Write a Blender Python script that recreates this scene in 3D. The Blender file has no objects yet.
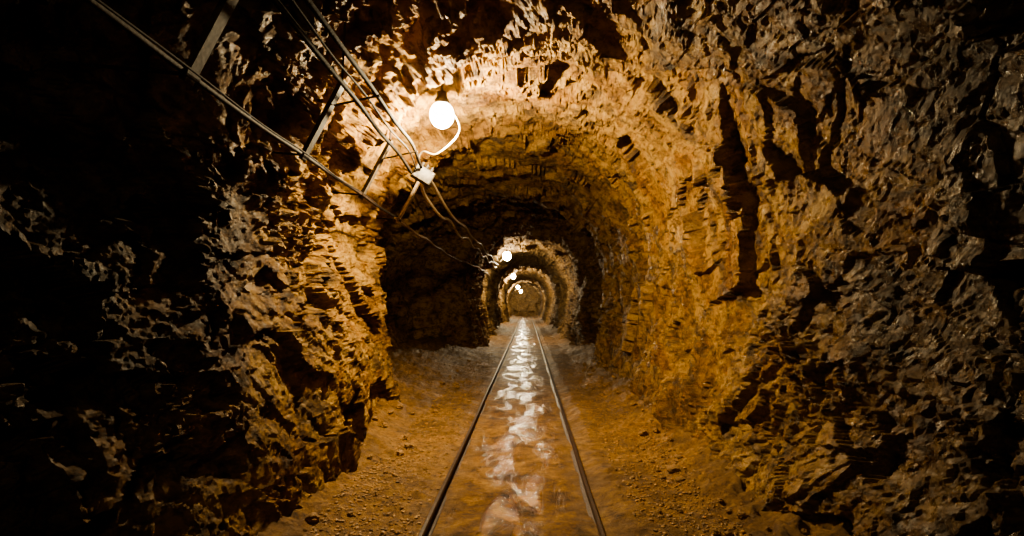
import bpy, math, random
import numpy as np
from mathutils import Vector, Matrix
from mathutils.bvhtree import BVHTree
random.seed(7); rng=np.random.RandomState(7)
S=bpy.context.scene; COL=S.collection

# ---------------- vectorised noise ----------------
def h3(i,j,k,seed):
    n=(i.astype(np.int64)*73856093)^(j.astype(np.int64)*19349663)^(k.astype(np.int64)*83492791)^(seed*2654435761&0x7fffffff)
    n&=0xffffffff
    n=((n^(n>>16))*0x45d9f3b)&0xffffffff
    n=((n^(n>>16))*0x45d9f3b)&0xffffffff
    n=n^(n>>16)
    return (n&0xffffff)/float(0xffffff)
def vnoise(P,seed):
    F=np.floor(P); f=P-F; f=f*f*(3-2*f); I=F.astype(np.int64)
    r=0
    for a in (0,1):
        wa=f[:,0] if a else 1-f[:,0]
        for b in (0,1):
            wb=f[:,1] if b else 1-f[:,1]
            for c in (0,1):
                wc=f[:,2] if c else 1-f[:,2]
                r=r+wa*wb*wc*h3(I[:,0]+a,I[:,1]+b,I[:,2]+c,seed)
    return r*2-1
def fbm(P,scale,octs,seed,gain=.5):
    r=0; a=1; Q=P/scale
    for o in range(octs):
        r=r+a*vnoise(Q+o*17.3,seed+o); a*=gain; Q=Q*2.03
    return r
def facet(P,scale,seed,slope=.9,off=.5):
    Q=P/scale; F=np.floor(Q).astype(np.int64)
    best=np.full(len(P),1e9); val=np.zeros(len(P))
    for a in (-1,0,1):
        for b in (-1,0,1):
            for c in (-1,0,1):
                i,j,k=F[:,0]+a,F[:,1]+b,F[:,2]+c
                fx=i+h3(i,j,k,seed); fy=j+h3(i,j,k,seed+1); fz=k+h3(i,j,k,seed+2)
                dx,dy,dz=Q[:,0]-fx,Q[:,1]-fy,Q[:,2]-fz
                d=dx*dx+dy*dy+dz*dz
                m=d<best
                if m.any():
                    v=((h3(i,j,k,seed+3)-.5)*dx+(h3(i,j,k,seed+4)-.5)*dy+(h3(i,j,k,seed+5)-.5)*dz)*2*slope+(h3(i,j,k,seed+6)-.5)*2*off
                    best=np.where(m,d,best); val=np.where(m,v,val)
    return val

# ---------------- materials ----------------
def mat_new(name):
    m=bpy.data.materials.new(name); m.use_nodes=True
    nt=m.node_tree; b=nt.nodes['Principled BSDF']
    return m,nt,b
def simple(name,col,rough=.5,metal=0,var=.3,bump=.2,scale=40,spec=.5):
    m,nt,b=mat_new(name)
    tc=nt.nodes.new('ShaderNodeTexCoord'); n=nt.nodes.new('ShaderNodeTexNoise')
    n.inputs['Scale'].default_value=scale; n.inputs['Detail'].default_value=6
    nt.links.new(tc.outputs['Object'],n.inputs['Vector'])
    r=nt.nodes.new('ShaderNodeValToRGB')
    r.color_ramp.elements[0].position=.35; r.color_ramp.elements[1].position=.65
    r.color_ramp.elements[0].color=tuple(c*(1-var) for c in col)+(1,)
    r.color_ramp.elements[1].color=tuple(min(1,c*(1+var)) for c in col)+(1,)
    nt.links.new(n.outputs['Fac'],r.inputs['Fac']); nt.links.new(r.outputs['Color'],b.inputs['Base Color'])
    b.inputs['Roughness'].default_value=rough; b.inputs['Metallic'].default_value=metal; b.inputs['Specular IOR Level'].default_value=spec
    bp=nt.nodes.new('ShaderNodeBump'); bp.inputs['Strength'].default_value=bump; bp.inputs['Distance'].default_value=.004
    nt.links.new(n.outputs['Fac'],bp.inputs['Height']); nt.links.new(bp.outputs['Normal'],b.inputs['Normal'])
    return m
class G:
    def __init__(s,nt): s.nt=nt
    def noise(s,vec,scale,detail=8,rough=.6,dist=0):
        n=s.nt.nodes.new('ShaderNodeTexNoise'); n.inputs['Scale'].default_value=scale
        n.inputs['Detail'].default_value=detail; n.inputs['Roughness'].default_value=rough; n.inputs['Distortion'].default_value=dist
        s.nt.links.new(vec,n.inputs['Vector']); return n.outputs['Fac']
    def ramp(s,fac,stops):
        r=s.nt.nodes.new('ShaderNodeValToRGB'); e=r.color_ramp.elements
        e[0].position,e[0].color=stops[0][0],stops[0][1]+(1,); e[1].position,e[1].color=stops[-1][0],stops[-1][1]+(1,)
        for p,c in stops[1:-1]:
            x=e.new(p); x.color=c+(1,)
        s.nt.links.new(fac,r.inputs['Fac']); return r.outputs['Color']
    def mr(s,v,a,b,c,d,smooth=False):
        n=s.nt.nodes.new('ShaderNodeMapRange'); n.inputs[1].default_value=a;n.inputs[2].default_value=b;n.inputs[3].default_value=c;n.inputs[4].default_value=d
        if smooth: n.interpolation_type='SMOOTHSTEP'
        s.nt.links.new(v,n.inputs[0]); return n.outputs[0]
    def math(s,op,a,b=None):
        n=s.nt.nodes.new('ShaderNodeMath'); n.operation=op
        for i,v in enumerate((a,b)):
            if v is None: continue
            if isinstance(v,(int,float)): n.inputs[i].default_value=v
            else: s.nt.links.new(v,n.inputs[i])
        return n.outputs[0]
    def mix(s,f,a,b,mode='MIX'):
        n=s.nt.nodes.new('ShaderNodeMix'); n.data_type='RGBA'; n.blend_type=mode
        for idx,v in ((0,f),(6,a),(7,b)):
            if isinstance(v,(int,float)): n.inputs[idx].default_value=v
            elif isinstance(v,tuple): n.inputs[idx].default_value=v+(1,)
            else: s.nt.links.new(v,n.inputs[idx])
        return n.outputs[2]
    def bump(s,h,strength,dist,prev=None):
        n=s.nt.nodes.new('ShaderNodeBump'); n.inputs['Strength'].default_value=strength; n.inputs['Distance'].default_value=dist
        s.nt.links.new(h,n.inputs['Height'])
        if prev is not None: s.nt.links.new(prev,n.inputs['Normal'])
        return n.outputs['Normal']
    def vmap(s,vec,rot,sc):
        n=s.nt.nodes.new('ShaderNodeMapping'); n.inputs['Rotation'].default_value=rot; n.inputs['Scale'].default_value=sc
        s.nt.links.new(vec,n.inputs['Vector']); return n.outputs[0]
def rock_material():
    m,nt,b=mat_new('wet_ochre_rock'); g=G(nt)
    tc=nt.nodes.new('ShaderNodeTexCoord'); V=tc.outputs['Object']
    sep=nt.nodes.new('ShaderNodeSeparateXYZ'); nt.links.new(V,sep.inputs[0])
    VS=g.vmap(V,(.6,.2,0),(1,1.0,1.5))
    big=g.noise(V,1.5,8,.66,.5)
    base=g.ramp(big,[(.30,(.14,.065,.020)),(.42,(.38,.205,.052)),(.50,(.56,.35,.105)),(.60,(.45,.235,.050)),(.66,(.27,.12,.030)),(.76,(.60,.41,.15))])
    mid=g.noise(VS,9,14,.78,.3)
    base=g.mix(.86,base,g.ramp(mid,[(.38,(.05,.035,.025)),(.46,(.50,.42,.34)),(.54,(1,1,1))]),'MULTIPLY')
    p=g.noise(VS,2.2,12,.74,.8)
    pf=g.mr(p,.53,.61,0,.8)
    base=g.mix(pf,base,g.ramp(mid,[(.3,(.02,.013,.008)),(.6,(.13,.082,.048))]))
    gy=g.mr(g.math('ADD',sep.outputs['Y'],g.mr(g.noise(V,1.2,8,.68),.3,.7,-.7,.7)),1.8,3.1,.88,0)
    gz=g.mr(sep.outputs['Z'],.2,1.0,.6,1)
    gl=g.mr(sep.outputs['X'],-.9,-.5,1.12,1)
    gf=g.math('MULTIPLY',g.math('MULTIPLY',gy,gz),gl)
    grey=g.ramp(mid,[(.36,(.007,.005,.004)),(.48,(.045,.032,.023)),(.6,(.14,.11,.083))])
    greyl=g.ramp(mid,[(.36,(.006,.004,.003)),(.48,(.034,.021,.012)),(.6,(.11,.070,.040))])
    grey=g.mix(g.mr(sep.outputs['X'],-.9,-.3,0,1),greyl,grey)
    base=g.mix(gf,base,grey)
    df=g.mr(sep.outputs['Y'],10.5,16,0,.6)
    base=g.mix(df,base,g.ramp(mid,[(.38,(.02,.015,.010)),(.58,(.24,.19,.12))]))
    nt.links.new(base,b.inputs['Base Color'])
    rr=g.mr(g.noise(V,18,9,.74),.40,.58,.14,.58)
    rr=g.math('ADD',rr,g.mr(sep.outputs['Y'],3.5,8,0,.28))
    rr=g.math('ADD',rr,g.mr(sep.outputs['X'],-1.0,-.4,.22,0))
    rr=g.math('ADD',rr,g.mr(g.math('SUBTRACT',sep.outputs['Z'],g.math('MULTIPLY',gf,1.5)),1.9,2.3,0,.25))
    nt.links.new(rr,b.inputs['Roughness'])
    sp=g.math('MULTIPLY',g.mr(gf,0,.8,.45,.8),g.mr(sep.outputs['X'],-1.0,-.4,.45,1))
    nt.links.new(sp,b.inputs['Specular IOR Level'])
    n1=g.bump(g.noise(VS,10,15,.80,.2),1,.085)
    n2=g.bump(g.noise(V,60,9,.80),1,.028,n1)
    nt.links.new(n2,b.inputs['Normal'])
    return m
def floor_material():
    m,nt,b=mat_new('wet_ochre_mud'); g=G(nt)
    tc=nt.nodes.new('ShaderNodeTexCoord'); V=tc.outputs['Object']
    sep=nt.nodes.new('ShaderNodeSeparateXYZ'); nt.links.new(V,sep.inputs[0])
    ax=g.math('ABSOLUTE',g.math('ADD',sep.outputs['X'],.05))
    wet=g.mr(g.math('ADD',ax,g.mr(g.noise(V,7,6,.65),.3,.7,-.06,.08)),.26,.37,1,0)
    dry=g.ramp(g.noise(V,18,14,.80),[(.36,(.05,.025,.008)),(.5,(.25,.130,.036)),(.64,(.40,.240,.075))])
    dry=g.mix(g.mr(g.noise(V,1.8,10,.68),.44,.60,0,.65),dry,(.085,.044,.014))
    wc=g.ramp(g.noise(V,6,14,.80,.3),[(.38,(.025,.011,.003)),(.5,(.17,.080,.017)),(.62,(.36,.20,.05))])
    nt.links.new(g.mix(wet,dry,wc),b.inputs['Base Color'])
    VP=g.vmap(V,(0,0,0),(1.5,.45,1))
    pn=g.noise(VP,3.4,14,.70,.7)
    cen=g.mr(ax,.05,.30,.045,-.05)
    pn=g.math('ADD',pn,cen)
    pud=g.mr(pn,.47,.57,.58,.09,True)
    dr=g.mr(g.noise(V,5,6),.3,.7,.45,.8)
    nt.links.new(g.mix(wet,dr,pud),b.inputs['Roughness'])
    sp=g.mr(wet,0,1,.4,.22)
    nt.links.new(sp,b.inputs['Specular IOR Level'])
    hd=g.noise(V,34,12,.78)
    amp=g.math('ADD',g.math('MULTIPLY',wet,g.mr(pn,.47,.57,-.30,-.88)),1)
    n1=g.bump(g.math('MULTIPLY',hd,amp),1,.035)
    nt.links.new(n1,b.inputs['Normal'])
    return m
ROCK=rock_material(); FLOORM=floor_material()
RUST=simple('rusty_steel',(.020,.012,.008),.75,0,.5,.4,60,.15)
RUSTP=simple('light_lifted_steel',(.30,.22,.14),.6,.1,.4,.3,60,.4)  # paler copy of the rod steel; colour makes up for light missing deeper in
RAILM=simple('worn_rail_steel',(.034,.014,.006),.5,.05,.5,.5,50,.4)
GALV=simple('grimy_galvanised_steel',(.045,.034,.024),.7,0,.4,.3,50,.2)
CABLE=simple('dirty_black_rubber',(.010,.007,.005),.8,0,.4,.2,60,.15)
CABLEP=simple('light_lifted_grey_cable',(.50,.40,.27),.55,0,.3,.2,60,.4)  # cable colour raised to stand in for light missing past the junction box
WHITE=simple('white_cable_sheath',(.22,.18,.12),.5,0,.08,.05,60)
BOXM=simple('grimy_light_grey_plastic',(.034,.028,.021),.55,0,.55,.3,35,.35)
DARK=simple('dark_porcelain_socket',(.03,.022,.016),.4,0,.3,.1,40)
STONEM=simple('ochre_stone',(.24,.135,.045),.6,0,.55,.8,25)
def glow_mat(name,E):
    m,nt,b=mat_new(name)
    tc=nt.nodes.new('ShaderNodeTexCoord'); n=nt.nodes.new('ShaderNodeTexNoise'); n.inputs['Scale'].default_value=8
    nt.links.new(tc.outputs['Object'],n.inputs['Vector'])
    r=nt.nodes.new('ShaderNodeValToRGB'); r.color_ramp.elements[0].color=(1,.86,.62,1); r.color_ramp.elements[1].color=(1,.90,.70,1)
    nt.links.new(n.outputs['Fac'],r.inputs['Fac']); nt.links.new(r.outputs['Color'],b.inputs['Emission Color'])
    b.inputs['Base Color'].default_value=(.9,.88,.8,1); b.inputs['Emission Strength'].default_value=E
    return m
GLOW=glow_mat('glowing_frosted_glass',22); GLOWF=glow_mat('bright_frosted_glass',150); GLOWFILL=glow_mat('fill_lamp_glass',5)

# ---------------- mesh helpers ----------------
def grid_obj(name,V,ni,nj,mat,flip=False,smooth=True):
    V=V.reshape(-1,3)
    idx=np.arange(ni*nj).reshape(ni,nj)
    q=np.stack([idx[:-1,:-1],idx[1:,:-1],idx[1:,1:],idx[:-1,1:]],-1).reshape(-1,4)
    if flip: q=q[:,::-1]
    me=bpy.data.meshes.new(name)
    me.vertices.add(len(V)); me.vertices.foreach_set('co',V.astype(np.float32).ravel())
    me.loops.add(q.size); me.loops.foreach_set('vertex_index',q.astype(np.int32).ravel())
    me.polygons.add(len(q)); me.polygons.foreach_set('loop_start',(np.arange(len(q))*4).astype(np.int32))
    me.update(calc_edges=True); me.validate()
    me.polygons.foreach_set('use_smooth',np.full(len(me.polygons),smooth,bool))
    me.materials.append(mat)
    o=bpy.data.objects.new(name,me); COL.objects.link(o); o['kind']='structure'
    return o
def mk(name,V,F,mat,parent=None,smooth=False,loc=None):
    me=bpy.data.meshes.new(name); me.from_pydata([tuple(v) for v in V],[],F); me.update()
    if smooth:
        for p in me.polygons: p.use_smooth=True
    me.materials.append(mat)
    o=bpy.data.objects.new(name,me); COL.objects.link(o)
    if loc is not None: o.location=loc
    if parent is not None: o.parent=parent
    return o
def catmull(pts,n=10):
    P=[Vector(p) for p in pts]; P=[P[0]*2-P[1]]+P+[P[-1]*2-P[-2]]; out=[]
    for i in range(1,len(P)-2):
        for s in range(n):
            t=s/n
            out.append(.5*((2*P[i])+(P[i+1]-P[i-1])*t+(2*P[i-1]-5*P[i]+4*P[i+1]-P[i+2])*t*t+(3*P[i]-P[i-1]-3*P[i+1]+P[i+2])*t**3))
    out.append(P[-2]); return out
def tube(pts,r,seg=10):
    V=[];F=[]
    n=len(pts); up=Vector((0,0,1))
    for i,p in enumerate(pts):
        d=(pts[min(i+1,n-1)]-pts[max(i-1,0)]).normalized()
        u=up if abs(d.z)<.9 else Vector((1,0,0))
        a=d.cross(u).normalized(); b=a.cross(d)
        rr=r[i] if isinstance(r,(list,tuple)) else r
        for k in range(seg):
            t=2*math.pi*k/seg; V.append(p+(a*math.cos(t)+b*math.sin(t))*rr)
    for i in range(n-1):
        for k in range(seg):
            k2=(k+1)%seg; F.append((i*seg+k,i*seg+k2,(i+1)*seg+k2,(i+1)*seg+k))
    F.append(tuple(range(seg-1,-1,-1))); F.append(tuple((n-1)*seg+k for k in range(seg)))
    return V,F
def sweep_profile(prof,p0,p1,xdir):
    d=(p1-p0).normalized(); x=(xdir-d*xdir.dot(d)).normalized(); y=d.cross(x)
    n=len(prof); V=[p0+x*a+y*b for a,b in prof]+[p1+x*a+y*b for a,b in prof]
    F=[(i,(i+1)%n,n+(i+1)%n,n+i) for i in range(n)]+[tuple(range(n-1,-1,-1)),tuple(range(n,2*n))]
    return V,F
def lathe(prof,seg=24):
    V=[];F=[]
    for r,z in prof:
        for k in range(seg):
            t=2*math.pi*k/seg; V.append((r*math.cos(t),r*math.sin(t),z))
    n=len(prof)
    for i in range(n-1):
        for k in range(seg):
            k2=(k+1)%seg; F.append((i*seg+k,i*seg+k2,(i+1)*seg+k2,(i+1)*seg+k))
    F.append(tuple(range(seg-1,-1,-1))); F.append(tuple((n-1)*seg+k for k in range(seg)))
    return V,F
def bbox(sx,sy,sz,bev=.008):
    import bmesh
    bm=bmesh.new(); bmesh.ops.create_cube(bm,size=1); bmesh.ops.scale(bm,vec=(sx,sy,sz),verts=bm.verts)
    bmesh.ops.bevel(bm,geom=bm.edges[:],offset=bev,segments=3,affect='EDGES',profile=.5)
    bm.verts.index_update(); V=[v.co.copy() for v in bm.verts]; F=[tuple(v.index for v in f.verts) for f in bm.faces]; bm.free(); return V,F

# ---------------- tunnel ----------------
YEND=47.0
Ys=[-3.0]; 
while Ys[-1]<YEND:
    y=Ys[-1]
    Ys.append(y+(.06 if y<.8 else min(.10,max(.008,.0020*y*y))))
Ys=np.array(Ys); NY=len(Ys)
def kf(y,keys):
    return np.interp(y,[k[0] for k in keys],[k[1] for k in keys])
WL=kf(Ys,[(-3,1.65),(1.5,1.62),(2.0,1.52),(2.3,1.45),(3,1.42),(4.2,1.46),(5.1,1.44),(5.35,1.5),(5.6,2.3),(8,2.45),(10.8,2.3),(11.5,1.2),(13,1.22),(18,1.2),(24,1.3),(28,1.15),(34,1.3),(82,1.2)])
WR=kf(Ys,[(-3,1.6),(1.5,1.5),(2.5,1.36),(4.5,1.26),(6.5,1.26),(8.6,1.22),(9.1,1.45),(10.7,1.5),(11.4,1.18),(13,1.24),(19,1.25),(23,1.35),(29,1.2),(35,1.3),(82,1.25)])
TT=kf(Ys,[(-3,2.65),(2.5,2.6),(3.8,2.62),(5,2.62),(7.0,2.58),(8.4,2.50),(8.9,2.62),(10.9,2.68),(11.5,2.56),(13,2.64),(20,2.6),(25,2.7),(30,2.6),(82,2.66)])
keys=[(-.84,-.06),(-.90,.12),(-.97,.3),(-1,.48),(-.95,.66),(-.80,.82),(-.55,.94),(-.27,.99),(0,1),(.27,.99),(.55,.94),(.80,.82),(.95,.66),(1,.48),(.97,.3),(.90,.12),(.84,-.06)]
cp=catmull([(a,b,0) for a,b in keys],12); cp=np.array([(p.x*1.4,p.y*2.5) for p in cp])
s=np.r_[0,np.cumsum(np.hypot(*np.diff(cp,axis=0).T))]; NT=640
st=np.linspace(0,s[-1],NT); pu=np.interp(st,s,cp[:,0])/1.4; pv=np.interp(st,s,cp[:,1])/2.5
T01=np.linspace(0,1,NT)
Wm=np.where(pu[None,:]<0,WL[:,None],WR[:,None])
X=pu[None,:]*Wm; Z=pv[None,:]*TT[:,None]; Y=np.repeat(Ys[:,None],NT,1)
dX=np.gradient(X,axis=1); dZ=np.gradient(Z,axis=1); L=np.hypot(dX,dZ)+1e-9
NX=-dZ/L; NZ=dX/L
P=np.stack([X,Y,Z],-1).reshape(-1,3)
W=P+np.stack([fbm(P,.25,5,11,.6),fbm(P,.25,5,12,.6),fbm(P,.25,5,13,.6)],-1)*.016
c,s_=math.cos(.6),math.sin(.6)
R=np.array([[1,0,0],[0,c,-s_],[0,s_,c]])
Wt=(W@R.T)*np.array([1,.95,1.2])
mask=np.clip(.60+fbm(P,.7,3,66)*1.4,.38,1)
sm=np.clip((P[:,0]+.85)/.5,0,1)*np.clip((P[:,1]-2.8)/1.0,0,1)*np.clip((11-P[:,1])/1.5,0,1)
mask=mask*(1-.48*sm)
D=facet(Wt,.85,23,1.4,.12)*.095+facet(Wt,.38,33,1.6,.12)*.055*(.6+.4*mask)+facet(Wt,.17,41,1.7,.13)*.036*mask+facet(Wt,.075,51,1.7,.18)*.020*mask+facet(Wt,.036,56,1.5,.22)*.010*mask
D+=fbm(P,1.3,3,61)*.05+fbm(P,.07,5,71,.65)*.0040
D+=np.interp(P[:,1],[0,7,8,10,12,47],[0,0,.6,.6,1,1])*(fbm(P,1.1,3,77)*.12+facet(P,.5,78,1,.3)*.05)
D=D.reshape(NY,NT)
TG=np.repeat(T01[None,:],NY,0)
def blob(y0,sy,t0,st_,a):
    return a*np.exp(-((Y-y0)/sy)**2-((TG-t0)/st_)**2)
D+=blob(1.75,.30,.24,.07,.14)+blob(2.35,.16,.20,.10,-.06)
D+=blob(5.1,.28,.25,.2,-.06)
D+=blob(2.1,.3,.86,.06,.06)+blob(3.0,.3,.72,.05,-.07)
D+=blob(2.9,1.5,.06,.14,-.27)
D+=blob(3.2,2.0,1.0,.06,-.12)
D=np.where((Y<1.2)&(Y>-1.2),np.maximum(D,-.06),D)
X2=X+NX*D; Z2=Z+NZ*D
clear=(Z2>1.62)&(Z2<1.90)&(X2<0)
lim=np.interp(Ys,[0,2,9,11.5,82],[-1.22,-1.22,-1.27,-1.03,-1.03])[:,None]
X2=np.where(clear&(Y<15.5),np.minimum(X2,lim),X2)
VV=np.stack([X2,Y,Z2],-1)
a=int(NT*.37); b=int(NT*.63)
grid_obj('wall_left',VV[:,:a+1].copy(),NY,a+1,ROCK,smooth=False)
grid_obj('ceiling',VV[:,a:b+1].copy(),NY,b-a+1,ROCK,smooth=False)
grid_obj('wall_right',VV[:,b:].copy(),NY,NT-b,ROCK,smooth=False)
# floor
xs=np.r_[np.linspace(-2.6,-1.6,18)[:-1],np.linspace(-1.6,1.6,270),np.linspace(1.6,2.2,12)[1:]]; NXF=len(xs)
FY=Ys; FX,FYY=np.meshgrid(xs,FY)
PF=np.stack([FX,FYY,FX*0],-1).reshape(-1,3)
def trackx(y): return -.066+.0035*np.minimum(y,20)
rel=np.abs(PF[:,0]-trackx(PF[:,1]))
out=np.clip((rel-.42)/.1,0,1)
zf=out*(.02+fbm(PF,.5,4,81)*.022+fbm(PF,.07,3,82)*.008+facet(PF,.06,84,.6,.6)*.004)+(1-out)*(fbm(PF,.25,4,83)*.010-.004)
berm=np.clip(rel-.78-fbm(PF,.6,3,88)*.10,0,.9)
zf+=berm*(.32+facet(PF,.13,89,.9,.4)*.08+fbm(PF,.05,3,90)*.05)
FZ=zf.reshape(FX.shape)
grid_obj('floor',np.stack([FX,FYY,FZ],-1),len(FY),NXF,FLOORM,True)
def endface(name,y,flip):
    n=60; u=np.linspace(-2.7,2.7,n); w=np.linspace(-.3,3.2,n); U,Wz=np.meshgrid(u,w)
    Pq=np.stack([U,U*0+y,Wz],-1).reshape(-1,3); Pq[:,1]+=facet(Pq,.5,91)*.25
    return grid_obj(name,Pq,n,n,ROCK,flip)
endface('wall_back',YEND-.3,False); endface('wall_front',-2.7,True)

def bvh_of(names):
    return [BVHTree.FromObject(bpy.data.objects[n],bpy.context.evaluated_depsgraph_get()) for n in names]
bpy.context.view_layer.update()
BW=bvh_of(['wall_left','ceiling','wall_right']); BF=bvh_of(['floor'])[0]
def hit(o,d):
    best=None
    for t in BW:
        r=t.ray_cast(Vector(o),Vector(d).normalized())
        if r[0] is not None and (best is None or r[3]<best[1]): best=(r[0],r[3])
    return best
def floorz(x,y):
    r=BF.ray_cast(Vector((x,y,2)),Vector((0,0,-1))); return r[0].z if r[0] else 0

# ---------------- rails ----------------
rp=[(-.024,0),(.024,0),(.024,.005),(.004,.011),(.004,.036),(.0105,.041),(.0105,.049),(.007,.053),(-.007,.053),(-.0105,.049),(-.0105,.041),(-.004,.036),(-.004,.011),(-.024,.005)]
for sgn in (-1,1):
    V=[];F=[]; ys=[-2.2]+[.5*k for k in range(0,40)]+[22,26,30,36,46]; n=len(rp)
    for y in ys:
        cx=float(trackx(y))+sgn*.378+random.uniform(-.002,.002); dz=random.uniform(-.002,.002)
        V+=[(cx+a_,y,z_-.009+dz) for a_,z_ in rp]
    for i in range(len(ys)-1):
        F+=[(i*n+k,i*n+(k+1)%n,(i+1)*n+(k+1)%n,(i+1)*n+k) for k in range(n)]
    F+=[tuple(range(n)),tuple((len(ys)-1)*n+k for k in range(n-1,-1,-1))]
    o=mk('rail',V,F,RAILM)
    o['label']='narrow-gauge steel rail, rusty brown, laid in the ochre mud'; o['category']='rail'; o['group']='track rails'

# ---------------- cables and rod ----------------
def cable(name,pts,r,mat,label,cat,group=None,sub=8):
    o=mk(name,*tube(catmull(pts,sub),r,10),mat,smooth=True)
    o['label']=label; o['category']=cat
    if group: o['group']=group
    return o
brY=[.8,1.83,2.82,3.85,5.0]
def rodx(y): return float(np.interp(y,[-3,1.4,2,9,11.5,16],[-1.07,-1.07,-1.11,-1.17,-.95,-.93]))
def sagged(f,y0,y1,step,sag,jit):
    pts=[]; y=y0; k=0
    while y<=y1+1e-6:
        x,z=f(y); pts.append((x+random.uniform(-jit,jit),y,z-(sag if k%2 else 0)+random.uniform(-jit,jit))); y+=step;k+=1
    return pts
cable('trolley_cable',sagged(lambda y:(-.84-.012*max(0,y-1.9),2.02),-2.2,3.95,.5,.012,.004)+[(-.86,4.20,1.985)],.0115,CABLE,'thick black rubber cable hanging beneath the rock roof','cable','roof cables')
cable('trolley_cable',sagged(lambda y:(-.775,2.085),-2.2,3.95,.5,.010,.004)+[(-.79,4.22,2.03)],.0115,CABLE,'thick black rubber cable hanging beneath the rock roof','cable','roof cables')
cable('trolley_cable',sagged(lambda y:(-.80,2.045),-2.2,3.95,.5,.016,.004)+[(-.825,4.22,2.01)],.005,CABLE,'thin black cable slung beside thicker roof cables','cable','roof cables')
cable('trolley_cable',[(-.83,4.45,1.97)]+[(-.90+.01*i+random.uniform(-.01,.01),5.0+i*.8,1.97-(.07 if i%2 else 0)+random.uniform(-.02,.02)) for i in range(13)],.015,CABLEP,'grey cable, brightness added in its colour, running from junction box along the roof','cable','roof cables')
cable('trolley_cable',[(-.79,4.45,2.02)]+[(-.82+.008*i+random.uniform(-.01,.01),5.0+i*.8,2.03-(.05 if i%3 else 0)+random.uniform(-.02,.02)) for i in range(13)],.014,CABLEP,'grey cable, brightness added in its colour, running from junction box along the roof','cable','roof cables')
cable('support_rod',sagged(lambda y:(rodx(y),1.75),-2.2,4.81,.5,.006,.003),.010,RUST,'long thin rusty steel rod linking the bracket ends','rod')
cable('support_rod',[(rodx(4.8),4.84,1.752)]+sagged(lambda y:(rodx(y),1.75),5.3,14.5,.6,.02,.004),.014,RUSTP,'long thin steel rod, brightness added in its colour, running down the dark gallery','rod')
cable('guy_wire',sagged(lambda y:(rodx(y)+.03,1.745),-2.2,4.81,.5,.010,.003),.004,CABLE,'thin sagging wire strung beside the steel rod','wire')

chan=[(-.024,-.010),(.024,-.010),(.024,.012),(.019,.012),(.019,-.005),(-.019,-.005),(-.019,.012),(-.024,.012)]
for i,y in enumerate(brY):
    xb=rodx(y)
    e=bpy.data.objects.new('cable_bracket',None); e.empty_display_size=.05; e.location=(xb,y,1.75); COL.objects.link(e)
    e['label']='slanted grimy steel channel bracket holding the roof cables'; e['category']='bracket'; e['group']='cable brackets'
    bot=Vector((-.012,0,-.025)); top=Vector((.20,0,.375))
    V,F=sweep_profile(chan,bot,top,Vector((0,1,0))); mk('channel_bar',V,F,GALV if y<4.5 else RUSTP,e)
    if y<4:
        V,F=sweep_profile([(-.008,-.003),(.008,-.003),(.008,.003),(-.008,.003)],Vector((.15,0,.25)),Vector((.38,0,.30)),Vector((0,1,0))); mk('cable_arm',V,F,GALV,e)
    V,F=tube([Vector((0,-.035,0)),Vector((0,.035,0))],.016,12); mk('rod_clamp',V,F,RUST,e)
    h=hit((xb,y,1.75),(-1,0,.1))
    if h and h[1]<.6:
        V,F=tube([Vector((0,0,0)),h[0]-Vector((xb,y,1.75))+Vector((-.03,0,0))],.006,8); mk('anchor_bolt',V,F,RUST,e)
    o0=Vector((xb+.19,y,2.10)); h=hit(o0,(.05,0,1))
    if h:
        V,F=tube([Vector((.19,0,.34)),h[0]-Vector((xb,y,1.75))+Vector((0,0,.03))],.006,8); mk('hanger_rod',V,F,RUST,e)

# ---------------- junction box ----------------
jb=bpy.data.objects.new('junction_box',None); jb.location=(-.80,4.34,2.0); jb.rotation_euler=(.15,.5,.35); COL.objects.link(jb)
jb['label']='grimy light grey plastic junction box where roof cables meet'; jb['category']='junction box'
mk('housing',*bbox(.16,.13,.11,.01),BOXM,jb,True)
mk('lid',*bbox(.15,.014,.10,.005),BOXM,jb,True,(0,-.07,0))
for sx in (-.06,.06):
    for sz in (-.036,.036):
        V,F=tube([Vector((sx,-.076,sz)),Vector((sx,-.081,sz))],.007,8); mk('lid_screw',V,F,DARK,jb)
for p in ((-.04,-.02),(0,-.02),(.04,-.02)):
    V,F=tube([Vector((p[0],p[1],.05)),Vector((p[0],p[1],.085))],[.016,.012],12); mk('cable_gland',V,F,DARK,jb)

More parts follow.
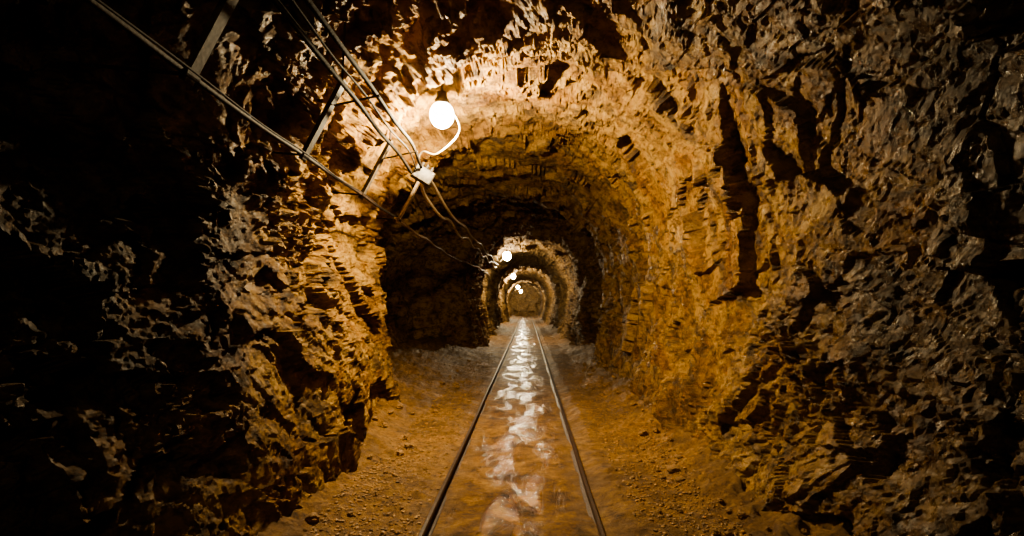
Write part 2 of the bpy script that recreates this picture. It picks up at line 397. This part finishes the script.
# ---------------- lamps ----------------
def globe_profile(R0): 
    return [(.004,-R0*1.08)]+[(R0*math.sin(math.pi*k/16),-R0*math.cos(math.pi*k/16)*1.08) for k in range(1,14)]+[(.034,R0*.98)]
lamps=[(-.578,3.85,380,2.30),(-.52,15.2,160,2.30),(-.60,26,260,2.30),(-.54,37,240,2.12),(-.40,44.5,60,2.0),(-.30,-1.2,32,2.3)]  # last entry is an unseen fill lamp added behind the camera for the near walls
for i,(x,y,pw,z) in enumerate(lamps):
    h=hit((x,y,1.2),(0,0,1)); cz=h[0].z if h else 2.6
    z=min(z,cz-.15)
    e=bpy.data.objects.new('roof_lamp',None); e.location=(x,y,z); COL.objects.link(e)
    e['label']='glowing frosted glass globe lamp hanging from rock roof'; e['category']='lamp'; e['group']='roof lamps'  # label shared by all; the one behind the camera is only an added fill
    R0=.085 if y<5 else .115; q=R0-.085
    mk('lamp_globe',*lathe(globe_profile(R0),28),GLOW if i==0 else (GLOWFILL if y<0 else GLOWF),e,True)
    mk('lamp_socket',*lathe([(.040,.064+q),(.050,.070+q),(.050,.10+q),(.036,.12+q),(.034,.155+q),(.012,.16+q)],24),DARK,e,True)
    top=cz-z
    V,F=tube([Vector((0,0,.11+q)),Vector((0,0,max(top,.13+q)+.02))],.010,10); mk('hanger_stem',V,F,DARK,e)
    ld=bpy.data.lights.new('lamp_light','POINT'); ld.energy=pw; ld.color=(1,.78,.45); ld.shadow_soft_size=.03
    lo=bpy.data.objects.new('lamp_light',ld); lo.parent=e; lo.location=(.02,-.02,-.17); COL.objects.link(lo)
    print('lamp',i,round(z,2),round(cz,2))
cable('lamp_cord',[(-.55,3.905,2.385),(-.50,3.97,2.33),(-.47,3.97,2.25),(-.49,3.95,2.18),(-.56,3.98,2.12),(-.66,4.06,2.085),(-.76,4.15,2.13),(-.81,4.23,2.10),(-.79,4.31,2.03)],.0065,WHITE,'white plastic cord looping from lamp to junction box','cord',sub=10)
for (x,y,_,z) in lamps[1:3]:
    cable('lamp_cord',[(x+.03,y,z+.12),(x-.12,y+.1,z-.06),(x-.22,y+.2,z-.14),(x-.29,y+.3,z),(x-.29,y+.3,z+.2)],.0085,WHITE,'white plastic cord curving from lamp up to the rock roof','cord')

# ---------------- stones ----------------
def stone_mesh(seed):
    import bmesh
    bm=bmesh.new(); bmesh.ops.create_icosphere(bm,subdivisions=3,radius=1)
    Pv=np.array([v.co[:] for v in bm.verts])
    d=1+facet(Pv+seed*9.1,.9,100+seed,.35,.18)+fbm(Pv+seed*3.3,.35,2,120+seed)*.06
    sc=np.array([1,.75+.2*random.random(),.5+.2*random.random()])
    Pv=Pv*d[:,None]*sc
    for v,p in zip(bm.verts,Pv): v.co=p
    me=bpy.data.meshes.new('stone'); bm.to_mesh(me); bm.free(); me.materials.append(STONEM); return me
SM=[stone_mesh(k) for k in range(8)]
placed=[];tries=0
while len(placed)<180 and tries<14000:
    tries+=1
    y=2.2+random.random()**1.5*7; side=random.choice((-1,1,1))
    x=side*(random.uniform(.55,1.0) if random.random()<.3 else random.uniform(.75,1.25))
    r=random.choice((.012,.016,.02,.028,.034)) if abs(x)>.8 else random.choice((.009,.012,.016))
    if any((x-a_)**2+(y-b_)**2<(r+c_)**2*1.4 for a_,b_,c_ in placed): continue
    fz=floorz(x,y); h=hit((x,y,fz+.08),(side,0,0))
    if not h or h[1]<r*1.5: continue
    placed.append((x,y,r))
    o=bpy.data.objects.new('stone',random.choice(SM)); o.location=(x,y,fz+r*.3); o.scale=(r,r,r)
    o.rotation_euler=(random.uniform(-.3,.3),random.uniform(-.3,.3),random.uniform(0,6.28)); COL.objects.link(o)
    o['label']='loose broken ochre stone lying on the muddy tunnel floor'; o['category']='stone'; o['group']='loose stones on the tunnel floor'
ico=[(0,0,1),(.894,0,.447),(.276,.851,.447),(-.724,.526,.447),(-.724,-.526,.447),(.276,-.851,.447),(.724,.526,-.447),(-.276,.851,-.447),(-.894,0,-.447),(-.276,-.851,-.447),(.724,-.526,-.447),(0,0,-1)]
icf=[(0,1,2),(0,2,3),(0,3,4),(0,4,5),(0,5,1),(1,6,2),(2,7,3),(3,8,4),(4,9,5),(5,10,1),(2,6,7),(3,7,8),(4,8,9),(5,9,10),(1,10,6),(6,11,7),(7,11,8),(8,11,9),(9,11,10),(10,11,6)]
V=[];F=[]
for k in range(7500):
    y=2.0+random.random()**1.6*9; side=random.choice((-1,1)); x=side*(.47+random.random()**.7*.46)
    r=random.choice((.003,.004,.005,.007,.009)); z=floorz(x,y)+r*.2
    hh=hit((x,y,z+.03),(side,0,0))
    if not hh or hh[1]<.03: continue
    b0=len(V); an=random.random()*6.28; ca,sa=math.cos(an),math.sin(an)
    for p in ico:
        j=random.uniform(.7,1.25)*r; px,py,pz=p[0]*j*1.2,p[1]*j,p[2]*j*.7
        V.append((x+px*ca-py*sa,y+px*sa+py*ca,z+pz))
    F+=[(a_+b0,b_+b0,c_+b0) for a_,b_,c_ in icf]
o=mk('gravel',V,F,STONEM); o['kind']='stuff'; o['label']='scattered fine ochre gravel beside the rails'; o['category']='gravel'

# ---------------- world, camera ----------------
w=bpy.data.worlds.new('World'); S.world=w; w.use_nodes=True
nt=w.node_tree
nt.nodes['Background'].inputs[0].default_value=(.02,.012,.006,1); nt.nodes['Background'].inputs[1].default_value=0.0
cam=bpy.data.cameras.new('camera'); co=bpy.data.objects.new('camera',cam); COL.objects.link(co)
co.location=(0,0,1); co.rotation_euler=(math.pi/2,0,0)
cam.sensor_width=36; cam.lens=36*560/1024; cam.shift_x=-14/1024; cam.shift_y=36/1024; cam.clip_start=.05; cam.clip_end=200
S.camera=co
try:
    S.view_settings.view_transform='AgX'; S.view_settings.look='AgX - Medium High Contrast'
except Exception as ex: print(ex)
